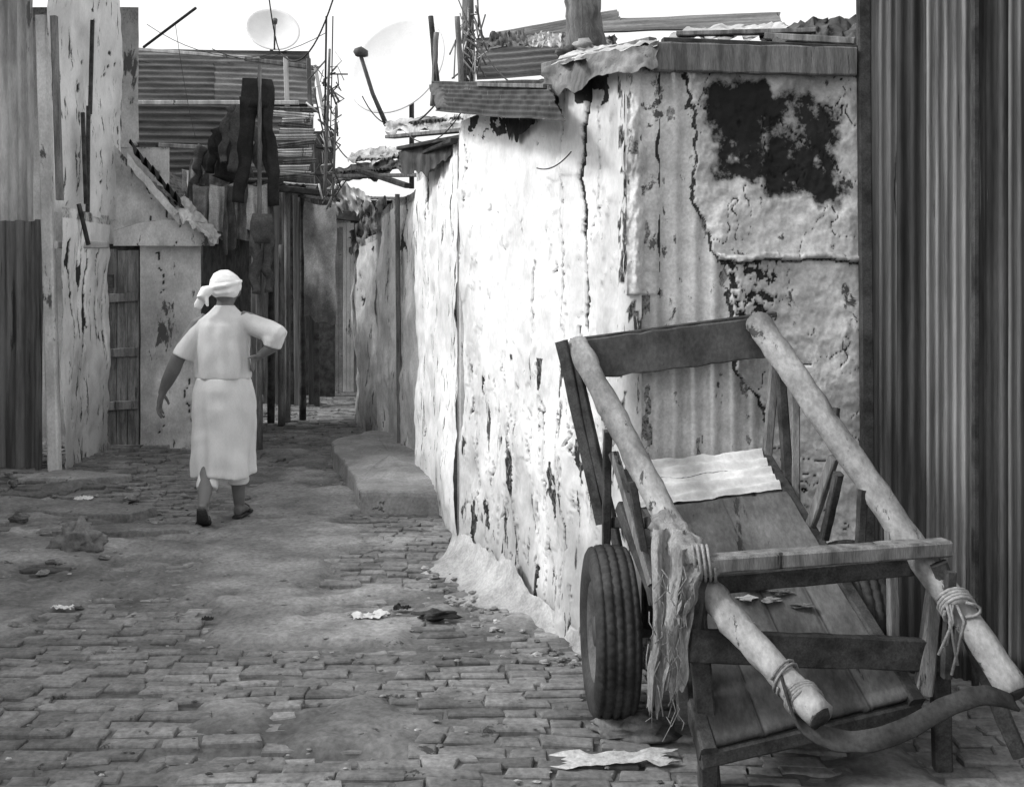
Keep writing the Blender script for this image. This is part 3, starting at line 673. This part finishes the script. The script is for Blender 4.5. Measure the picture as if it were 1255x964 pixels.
st=[((688,418,4.42),(738,642,4.30),.022,.05,m_woodd),((704,440,4.40),(758,672,4.22),.022,.04,m_woodd),((745,528,4.08),(743,672,4.14),.03,.04,m_woodd),
 ((752,555,4.0),(800,716,3.75),.03,.03,m_wood),((748,640,4.2),(815,640,3.7),.03,.04,m_woodd),((775,590,3.82),(800,740,3.8),.028,.03,m_woodd),((760,620,4.0),(830,800,3.6),.03,.05,m_woodd),
 ((848,700,3.47),(872,966,3.5),.06,.05,m_woodd),((826,700,3.55),(838,880,3.52),.04,.04,m_woodd),((860,700,3.5),(850,790,3.45),.05,.05,m_woodd),
 ((950,440,4.45),(940,560,4.4),.035,.035,m_wood),((957,450,4.40),(966,612,4.3),.035,.04,m_woodd),((975,480,4.35),(976,630,4.25),.03,.03,m_wood),
 ((1022,560,4.0),(992,648,4.1),.03,.035,m_wood),((1028,580,3.95),(1010,660,4.05),.03,.03,m_woodd),((1020,535,4.08),(1024,500,4.1),.03,.03,m_woodd),((1058,600,3.85),(1052,700,3.85),.03,.035,m_woodd),
 ((1092,650,3.74),(1096,790,3.72),.035,.035,m_wood),((1150,690,3.60),(1130,850,3.56),.05,.045,m_wood),((1150,690,3.56),(1250,925,3.5),.05,.05,m_woodd),((1165,700,3.5),(1160,830,3.5),.03,.03,m_woodd)]
for i,(a,b,w_,h_,m_) in enumerate(st): beam("stake_%d"%i,W(*a),W(*b),w_,h_,m_,ct,jit=.12)
q=W(1150,700,3.62); beam("right_leg",q,V(q.x+.02,q.y+.02,0),.055,.05,m_woodd,ct)
q=W(868,900,3.5); beam("left_leg",q,V(q.x,q.y,0),.06,.055,m_woodd,ct)
def wheel(nm,c,yaw):
    Ax=V(math.cos(yaw),math.sin(yaw),0);Fw=V(-math.sin(yaw),math.cos(yaw),0);c=Vector(c)
    prof=[(-.045,.165),(-.06,.175),(-.074,.21),(-.078,.25),(-.073,.275),(-.064,.290),(-.054,.294),(-.050,.288),(-.046,.288),(-.042,.297),(-.022,.300),(-.018,.293),(-.012,.293),(-.008,.302),(.008,.302),(.012,.293),(.018,.293),(.022,.300),(.042,.297),(.046,.288),(.050,.288),(.054,.294),(.064,.290),(.073,.275),(.078,.25),(.074,.21),(.06,.175),(.045,.165)]
    def lathe(prof,seg,tread):
        v=[];f=[];n=len(prof)
        for i in range(seg):
            t=2*math.pi*i/seg
            for k,(a,r) in enumerate(prof):
                rr=r-(.004 if tread and r>.289 and (i+(k//4)*2)%4==0 else 0)
                v.append(c+Ax*a+Fw*(rr*math.cos(t))+V(0,0,rr*math.sin(t)))
        for i in range(seg):
            j=(i+1)%seg
            for k in range(n-1): f.append((i*n+k,j*n+k,j*n+k+1,i*n+k+1))
        return v,f
    mk(nm+"_tyre",*lathe(prof,200,True),m_rub,ct)
    mk(nm+"_rim",*lathe([(-.06,.172),(-.05,.15),(-.02,.12),(-.03,.06),(-.055,.05),(-.055,.001)],48,False),m_steel,ct)
    mk(nm+"_rim_inner",*lathe([(.06,.172),(.05,.15),(.02,.12),(.02,.001)],48,False),m_steel,ct)
wheel("left_wheel",(.345,4.05,.315),.05); wheel("right_wheel",(1.23,4.12,.315),.05)
beam("axle",(.37,4.06,.315),(1.2,4.12,.315),.05,.05,m_steel,ct)
for i,x in enumerate((.50,.98)): 
    beam("axle_block_%d"%i,(x,4.07,.33),(x,4.07,.62),.07,.1,m_woodd,ct)
pts=[W(958,835,3.16),W(975,880,3.13),W(1010,903,3.10),W(1060,908,3.08),W(1110,893,3.10),W(1160,866,3.14),W(1205,852,3.2),W(1244,862,3.25)]
def cr_(u,pts):
    k=u*(len(pts)-1);i=min(int(k),len(pts)-2);t=k-i;p0=pts[max(i-1,0)];p1=pts[i];p2=pts[i+1];p3=pts[min(i+2,len(pts)-1)]
    return .5*((2*p1)+(p2-p0)*t+(2*p0-5*p1+4*p2-p3)*t*t+(3*p1-p0-3*p2+p3)*t**3)
v=[];f=[];N_=70
for i in range(N_+1):
    p=cr_(i/N_,pts); tw=.4+.6*math.sin(i/N_*3.1)
    d=V(0,math.cos(tw),math.sin(tw))*.030*(1+.15*nz(i*.2,3))
    v+= [p-d,p+V(0,.003,-.006),p+d]
for i in range(N_): f+=[(3*i,3*i+1,3*i+4,3*i+3),(3*i+1,3*i+2,3*i+5,3*i+4)]
o=mk("pull_strap",v,f,m_rub,ct); md=o.modifiers.new("s",'SOLIDIFY'); md.thickness=.008
def wrap(nm,p,ax,r,turns,length,thick=.007):
    ax,s,u=frame(Vector(ax)); pts=[]
    n=int(turns*14)
    for i in range(n+1):
        t=i/n; a=t*turns*6.283; rr=r+thick*.7*(1+.6*nz(i*.4,r))
        pts.append(Vector(p)+ax*((t-.5)*length*(1+.1*nz(i*.3,3))+.012*math.sin(a+turns))+s*rr*math.cos(a)+u*rr*math.sin(a))
    mk(nm,*tubev(pts,thick,7,.3),m_rope,ct)
ad=(RPn-RPf).normalized(); al=(W(1005,880,3.10)-W(838,690,3.6)).normalized()
wrap("binding_right",W(1172,742,3.47),ad,.046,4,.04,.006); wrap("binding_left",W(985,858,3.16),al,.045,4,.035,.006)
wrap("binding_left_b",W(962,830,3.22),al,.045,2,.03,.004)
wrap("binding_joint_b",W(862,690,3.47),(1,.1,0),.05,4,.06,.005)
for i in range(4):
    c_=W(1160+i*4,740,3.44); wire("rope_end_%d"%i,[c_,c_+V(R(-.02,.02),-.01,-.05),c_+V(R(-.04,.04),-.01,-.12-.03*i)],.005,m_rope,ct)
c_=W(1182,738,3.44); wire("rope_loop",[c_+V(.045*math.sin(a*.63),-.01,.022*math.cos(a*.63)-.02) for a in range(6)],.005,m_rope,ct)
pp=[W(812,640,3.66),W(822,650,3.62),W(830,660,3.57),W(838,672,3.53),W(850,686,3.49),W(868,694,3.46),W(882,696,3.46)]
mk("sacking_knot",*tubev([cr_(k/24,pp) for k in range(25)],[.050+.010*nz(k*.6,2) if k<17 else .05-.004*(k-16) for k in range(25)],28,.45,None,3.0),m_sack,ct)
def drape(nm,tops,mids,bots,ws,seed,fold):
    a,b_,c_=W(*tops),W(*mids),W(*bots)
    def fn(u,v):
        p=a.lerp(b_,v*2) if v<.5 else b_.lerp(c_,v*2-1)
        w_=interp(v,[(0,ws[0]),(.5,ws[1]),(1,ws[2])])*(1+.3*nz(v*3,seed))
        x=(u-.5)*w_+.015*nz(v*4,seed+3); yy=fold*math.sin(u*9+seed+2.0*nz(v*2,seed))+.01*fb(u*5,v*6,seed)
        return p+V(x,yy,.03*nz(u*7,seed)*v*2)
    grid(nm,30,50,fn,m_sack,ct)
drape("sacking_a",(820,648,3.54),(814,760,3.44),(800,868,3.42),(.10,.075,.04),3,.016)
drape("sacking_b",(842,672,3.46),(832,760,3.42),(822,845,3.43),(.09,.08,.07),8,.014)
drape("sacking_c",(858,690,3.43),(846,720,3.41),(838,765,3.41),(.08,.06,.03),5,.012)
for i in range(46):
    p=W(798+R(-4,40),690+R(0,190),3.41); 
    wire("fibre_%d"%i,[p,p+V(R(-.02,.02),-.005,-R(.01,.04)),p+V(R(-.03,.02),-.01,-R(.04,.09))],R(.0010,.0020),m_rope,ct)
mk("wheel_chock_stone",*rockv((.42,3.90,.03),.085,(1.6,.8,.6),16),m_stone,None)

# ------------------------------------------------------------------ litter and rubble
ru=MB()
for i in range(180):
    x=R(-4.2,-2.0);y=R(5.0,8.8)
    if x>-2.6 and R(0,1)<.7: continue
    r=R(.008,.03) if R(0,1)<.9 else R(.03,.055); ru.add(rockv((x,y,gz(x,y)+r*.2),r,(1.2,1,.5),7),0,R(-.3,.6))
for i in range(750):
    x=R(-2.8,.6);y=R(3.4,8.8); r=R(.003,.010); ru.add(rockv((x,y,gz(x,y)+.003),r,(1.4,1,.4),6),0,R(-.6,1.2))
for i in range(45):
    s=R(0,1.9); q=C+dr*s+Nn*R(.15,.36); r=R(.006,.022); ru.add(rockv((q.x,q.y,r*.2),r,(1.2,1,.5),7),0,R(0,1.2))
ru.obj("rubble",m_stone,None,False)
mk("earth_clod",*rockv((-2.52,6.6,gz(-2.52,6.6)+.04),.11,(1.1,.8,.8),28,4.0,.9),m_dirt,None)
mk("earth_clod.001",*rockv((-.345,5.27,.02),.05,(1.5,.7,.4),16,None,1.0),m_woodd,None)
def paper(nm,c,w_,d_,fl=.03,mat=m_paper,ang=0):
    sd=R(0,50)
    def fn(u,v):
        x=(u-.5)*w_*(1+.5*nz(v*5,sd));y=(v-.5)*d_*(1+.6*nz(u*5,sd))
        X=c[0]+x*math.cos(ang)-y*math.sin(ang);Y=c[1]+x*math.sin(ang)+y*math.cos(ang)
        return V(X,Y,gz(X,Y)+.010+fl*abs(fb(u*3,v*3,sd)))
    return grid(nm,18,12,fn,mat,None)
paper("crumpled_paper",(-.66,5.27),.16,.10,.035,ang=.2); paper("crumpled_paper.001",(.33,3.68),.34,.10,.02,m_cl); paper("crumpled_paper.002",(-2.13,5.42),.09,.05,.02)
paper("crumpled_paper.003",(-.52,5.40),.08,.05,.03,m_cd); paper("crumpled_paper.004",(-1.4,5.25),.05,.03,.02,m_cd); paper("crumpled_paper.005",(-3.0,8.0),.12,.06,.02)
mk("broken_slab",*slab([(-3.7,7.6),(-2.5,7.40),(-2.35,7.6),(-3.3,7.95),(-3.9,8.0)],-.04,.055),m_dirt,None,False)
mk("broken_slab.001",*slab([(-2.9,6.95),(-2.0,7.05),(-1.95,7.2),(-2.8,7.2)],-.04,.025,8,9),m_dirt,None,False)
mk("broken_slab.002",*slab([(-3.75,8.5),(-3.0,8.5),(-2.9,8.75),(-3.6,8.9)],-.04,.09,8,5),m_conc,None,False)

# ------------------------------------------------------------------ woman walking away
wm=group("walking_woman",(-1.88,7.45,0)); O=V(-1.88,7.45,0)
def P(x,y,z): return O+V(x,y,z)
def T(pts,rad,seg=14,ref=None): return tubev([P(*p) for p in pts],rad,seg,0,ref)
def remesh(o,vs,sm=6):
    m=o.modifiers.new("r",'REMESH'); m.mode='VOXEL'; m.voxel_size=vs; m.use_smooth_shade=True
    s=o.modifiers.new("s",'SMOOTH'); s.factor=.5; s.iterations=sm
b=MB()
b.add(T([(0,0,.80),(0,0,.95),(0,0,1.10),(0,0,1.25),(0,0,1.31),(.0,0,1.355),(.005,.005,1.39),(.01,.01,1.44),(.012,.012,1.48)],[(.15,.12),(.14,.11),(.14,.10),(.14,.10),(.12,.08),(.08,.06),(.056,.055),(.053,.055),(.05,.055)],16,(1,0,0)))
b.add(T([(.012,.03,1.395),(.012,.035,1.41),(.012,.03,1.44),(.012,.015,1.48),(.012,.008,1.52),(.012,.0,1.56),(.012,0,1.59),(.012,0,1.605)],[(.02,.02),(.045,.05),(.062,.075),(.073,.09),(.076,.096),(.070,.09),(.05,.065),(.02,.03)],20,(1,0,0)))
b.add(T([(.012,.10,1.53),(.012,.128,1.50),(.012,.135,1.485),(.012,.105,1.475)],[.008,.012,.014,.008],8))
b.add(T([(-.008,.112,1.452),(.012,.120,1.450),(.032,.112,1.452)],[.007,.010,.007],8))
b.add(T([(-.025,.098,1.537),(.012,.106,1.532),(.05,.098,1.537)],[.010,.009,.010],8))
for sx in (-1,1): b.add(T([(.012+sx*.074,.0,1.455),(.012+sx*.086,-.005,1.475),(.012+sx*.088,-.008,1.495),(.012+sx*.076,-.003,1.51)],[(.008,.008),(.012,.016),(.012,.018),(.007,.01)],8))
b.add(T([(-.11,0,1.31),(-.16,0,1.28),(-.235,-.01,1.16),(-.295,-.015,1.055),(-.33,0,.98),(-.375,.02,.90),(-.405,.035,.845),(-.415,.04,.82)],[.05,.055,.052,.047,.048,.041,.029,.028],14))
b.add(T([(.11,0,1.32),(.17,0,1.30),(.27,-.02,1.25),(.365,-.04,1.205),(.35,-.04,1.15),(.30,-.035,1.115),(.255,-.025,1.085),(.235,-.02,1.075)],[.05,.055,.050,.038,.043,.038,.029,.028],14))
b.add(T([(-.410,.038,.835),(-.422,.042,.80),(-.430,.045,.765),(-.430,.048,.745)],[(.020,.030),(.019,.040),(.018,.043),(.014,.038)],12,(1,0,0)))
for k,(dy,l) in enumerate(((-.032,.068),(-.011,.082),(.011,.077),(.031,.060))):
    b.add(T([(-.430,.047+dy,.765),(-.436,.047+dy*1.15,.745-l*.35),(-.430,.05+dy*1.25,.745-l*.75),(-.416,.052+dy*1.3,.745-l*1.05)],[.0105,.0098,.0090,.0078],8))
b.add(T([(-.418,.070,.815),(-.405,.090,.79),(-.395,.100,.765),(-.388,.103,.742)],[.013,.0115,.0105,.009],8))
b.add(T([(.25,-.025,1.080),(.222,-.03,1.060),(.198,-.03,1.045)],[(.019,.028),(.018,.038),(.015,.040)],12,(0,.3,1)))
for k,(dy,l) in enumerate(((-.03,.055),(-.01,.068),(.01,.065),(.028,.05))):
    b.add(T([(.21,-.03+dy,1.05),(.200,-.03+dy*1.1,1.03),(.198,-.025+dy*1.2,1.03-l*.6),(.193,-.02+dy*1.2,1.03-l)],[.0105,.0098,.009,.008],8))
b.add(T([(.238,-.055,1.075),(.220,-.085,1.075),(.200,-.105,1.07),(.180,-.115,1.062)],[.013,.0115,.0105,.009],8))
b.add(T([(-.08,.0,.85),(-.075,.0,.6),(-.07,-.04,.46),(-.066,-.14,.33),(-.060,-.235,.22),(-.058,-.285,.155)],[.09,.075,.058,.053,.044,.034],14))
b.add(T([(.08,.0,.85),(.08,.05,.6),(.075,.07,.46),(.073,.08,.33),(.074,.09,.2),(.077,.10,.085)],[.09,.075,.058,.056,.046,.036],14))
b.add(T([(-.058,-.312,.165),(-.06,-.29,.13),(-.068,-.25,.085),(-.078,-.20,.045),(-.086,-.15,.022),(-.088,-.115,.02)],[(.022,.02),(.032,.035),(.034,.032),(.042,.024),(.042,.017),(.03,.012)],14,(1,0,0)))
b.add(T([(.075,.05,.045),(.076,.07,.05),(.078,.12,.055),(.084,.19,.04),(.09,.25,.028),(.092,.285,.024)],[(.022,.025),(.033,.035),(.035,.038),(.042,.026),(.042,.017),(.03,.012)],14,(1,0,0)))
o=b.obj("body",m_skin,wm); remesh(o,.0065,4)
b=MB()
b.add(T([(-.057,-.328,.135),(-.062,-.285,.088),(-.072,-.235,.040),(-.082,-.18,.012),(-.088,-.10,.006)],[(.030,.010),(.036,.010),(.04,.009),(.046,.008),(.036,.007)],12,(1,0,0)))
b.add(T([(.074,.025,.012),(.077,.08,.012),(.082,.15,.012),(.09,.22,.01),(.094,.295,.01)],[(.028,.011),(.038,.011),(.04,.010),(.048,.009),(.034,.008)],12,(1,0,0)))
b.add(T([(-.125,-.19,.02),(-.10,-.195,.07),(-.075,-.20,.075),(-.045,-.195,.06),(-.035,-.19,.02)],[(.022,.005)]*5,8,(0,1,0)))
b.add(T([(.038,.20,.015),(.055,.195,.062),(.085,.19,.072),(.115,.195,.055),(.13,.20,.015)],[(.022,.005)]*5,8,(0,1,0)))
b.obj("sandals",m_shoe,wm)
for sx in (-1,1): mk("eye",*rockv(P(.012+sx*.031,.098,1.515),.011,(1,1,1),8,500.5,.0),m_paper,wm)
def dressrings(rows,seg=110,sd=0):
    v=[];f=[]
    for k,(z,cx,cy,rx,ry,fa) in enumerate(rows):
        for i in range(seg):
            t=2*math.pi*i/seg
            fo=fa*(math.sin(6*t+2.2*nz(z*2.2,sd)+sd)+.7*math.sin(11*t+z*4)+1.8*nz(math.cos(t)*2.4,math.sin(t)*2.4,z*2.2+sd))
            fo+=.010*nz(math.cos(t)*1.8+sd,math.sin(t)*1.5+z*8,z*6)
            v.append(P(cx+(rx+fo)*math.cos(t),cy+(ry+fo)*math.sin(t),z+(.012*math.sin(3*t+1) if z<.34 else 0)))
    n=len(rows)
    for k in range(n-1):
        for i in range(seg):
            j=(i+1)%seg; f.append((k*seg+i,k*seg+j,(k+1)*seg+j,(k+1)*seg+i))
    f.append(tuple(range(seg))[::-1]); f.append(tuple((n-1)*seg+i for i in range(seg)))
    return v,f
def dense(rows,m=5):
    o=[]
    for a,b_ in zip(rows,rows[1:]):
        for k in range(m): o.append(tuple(x+(y-x)*(k/m) for x,y in zip(a,b_)))
    return o+[rows[-1]]
b=MB()
b.add(dressrings(dense([(.925,0,0,.178,.143,.005),(.96,0,0,.178,.143,.006),(1.0,0,0,.177,.140,.007),(1.1,-.002,0,.170,.132,.006),(1.2,0,0,.167,.126,.005),(1.27,.0,0,.163,.118,.003),(1.32,.002,0,.145,.10,.001),(1.355,.004,.002,.105,.082,0),(1.39,.006,.005,.072,.066,0),(1.402,.006,.005,.064,.062,0)]),sd=2.0))
b.add(T([(-.06,0,1.29),(-.12,0,1.28),(-.17,-.003,1.22),(-.215,-.008,1.15),(-.255,-.012,1.08),(-.263,-.013,1.062)],[.05,.064,.068,.070,.073,.073],18))
b.add(T([(.06,0,1.30),(.14,0,1.295),(.22,-.012,1.262),(.30,-.025,1.235),(.36,-.037,1.205),(.395,-.04,1.185)],[.05,.066,.070,.072,.070,.055],18))
b.add(T([(.31,-.025,1.22),(.335,-.038,1.17),(.322,-.038,1.13)],[.070,.070,.060],14))
o=b.obj("dress_bodice",m_dress,wm); remesh(o,.008,3)
b=MB()
b.add(dressrings(dense([(.298,.005,-.02,.196,.186,.010),(.32,.005,-.02,.199,.188,.010),(.45,.0,-.012,.199,.178,.009),(.6,0,0,.201,.170,.009),(.74,.0,0,.202,.167,.008),(.85,0,0,.192,.155,.006),(.90,0,0,.180,.144,.005),(.93,0,0,.172,.137,.004)],6),sd=5.0))
o=b.obj("dress_skirt",m_dress2,wm); remesh(o,.008,1)
b=MB()
b.add(T([(-.066,-.10,.37),(-.064,-.135,.31),(-.063,-.165,.265),(-.062,-.18,.235)],[.055,.062,.070,.066],18))
b.add(T([(.074,.075,.40),(.074,.08,.31),(.075,.085,.25),(.075,.086,.225)],[.06,.066,.072,.066],18))
o=b.obj("underskirt_cuffs",m_scarf,wm); remesh(o,.009,2)
b=MB()
b.add(T([(.012,-.035,1.452),(.012,-.032,1.472),(.012,-.015,1.50),(.012,-.002,1.53),(.012,.0,1.565),(.012,0,1.60),(.018,0,1.622),(.018,0,1.632)],[(.06,.05),(.085,.080),(.099,.108),(.103,.113),(.098,.108),(.076,.086),(.042,.05),(.012,.015)],24,(1,0,0)))
b.add(T([(-.05,-.09,1.51),(-.09,-.11,1.49),(-.105,-.12,1.462),(-.085,-.11,1.44)],[.026,.042,.040,.024],12))
b.add(T([(-.09,-.11,1.47),(-.115,-.11,1.44),(-.135,-.11,1.405),(-.138,-.11,1.38)],[(.018,.024),(.016,.030),(.012,.032),(.006,.026)],10))
b.add(T([(-.085,-.11,1.47),(-.078,-.13,1.43),(-.07,-.13,1.395)],[(.016,.024),(.014,.028),(.007,.024)],10))
b.add(T([(-.09,-.05,1.515),(-.03,-.112,1.52),(.04,-.118,1.53),(.108,-.05,1.55),(.112,.02,1.56)],[.012,.014,.014,.012,.009],10))
b.add(T([(-.08,-.06,1.49),(-.02,-.105,1.48),(.05,-.100,1.488),(.100,-.04,1.51)],[.009,.012,.012,.009],10))
b.add(T([(-.07,-.07,1.56),(-.01,-.095,1.575),(.06,-.07,1.59)],[.006,.010,.006],10))
o=b.obj("headscarf",m_scarf,wm); remesh(o,.006,2)

# ------------------------------------------------------------------ light, sky, camera
EL=math.radians(42); sd=V(-.93,-.16,0).normalized(); az=math.atan2(sd.x,sd.y)
wd=bpy.data.worlds.new("World"); sc.world=wd; wd.use_nodes=True
nt=wd.node_tree; bg=nt.nodes["Background"]; sk=nt.nodes.new("ShaderNodeTexSky"); sk.sky_type='NISHITA'
sk.sun_disc=False; sk.sun_elevation=EL; sk.sun_rotation=az; sk.dust_density=4; sk.air_density=1.5
bw=nt.nodes.new("ShaderNodeRGBToBW"); nt.links.new(sk.outputs[0],bw.inputs[0])
ma=nt.nodes.new("ShaderNodeMath"); ma.operation='MULTIPLY_ADD'; ma.inputs[1].default_value=1.0; ma.inputs[2].default_value=4.3   # bright high haze
nt.links.new(bw.outputs[0],ma.inputs[0]); nt.links.new(ma.outputs[0],bg.inputs[0])
bg.inputs[1].default_value=.15
sl=bpy.data.lights.new("sun",'SUN'); sl.energy=2.2; sl.angle=math.radians(10); sl.color=(1,1,1)
so=bpy.data.objects.new("sun",sl); sc.collection.objects.link(so)
dv=V(sd.x*math.cos(EL),sd.y*math.cos(EL),math.sin(EL)); so.rotation_euler=dv.to_track_quat('Z','Y').to_euler(); so.location=dv*30
cam=bpy.data.cameras.new("camera"); co=bpy.data.objects.new("camera",cam); sc.collection.objects.link(co)
co.location=(0,0,CH); co.rotation_euler=(math.radians(90),0,0)
cam.sensor_width=36; cam.lens=F/1255*36; cam.shift_y=-136/1255; cam.clip_end=600; cam.clip_start=.05
sc.camera=co
sc.view_settings.view_transform='Standard'; sc.view_settings.look='None'; sc.view_settings.exposure=0
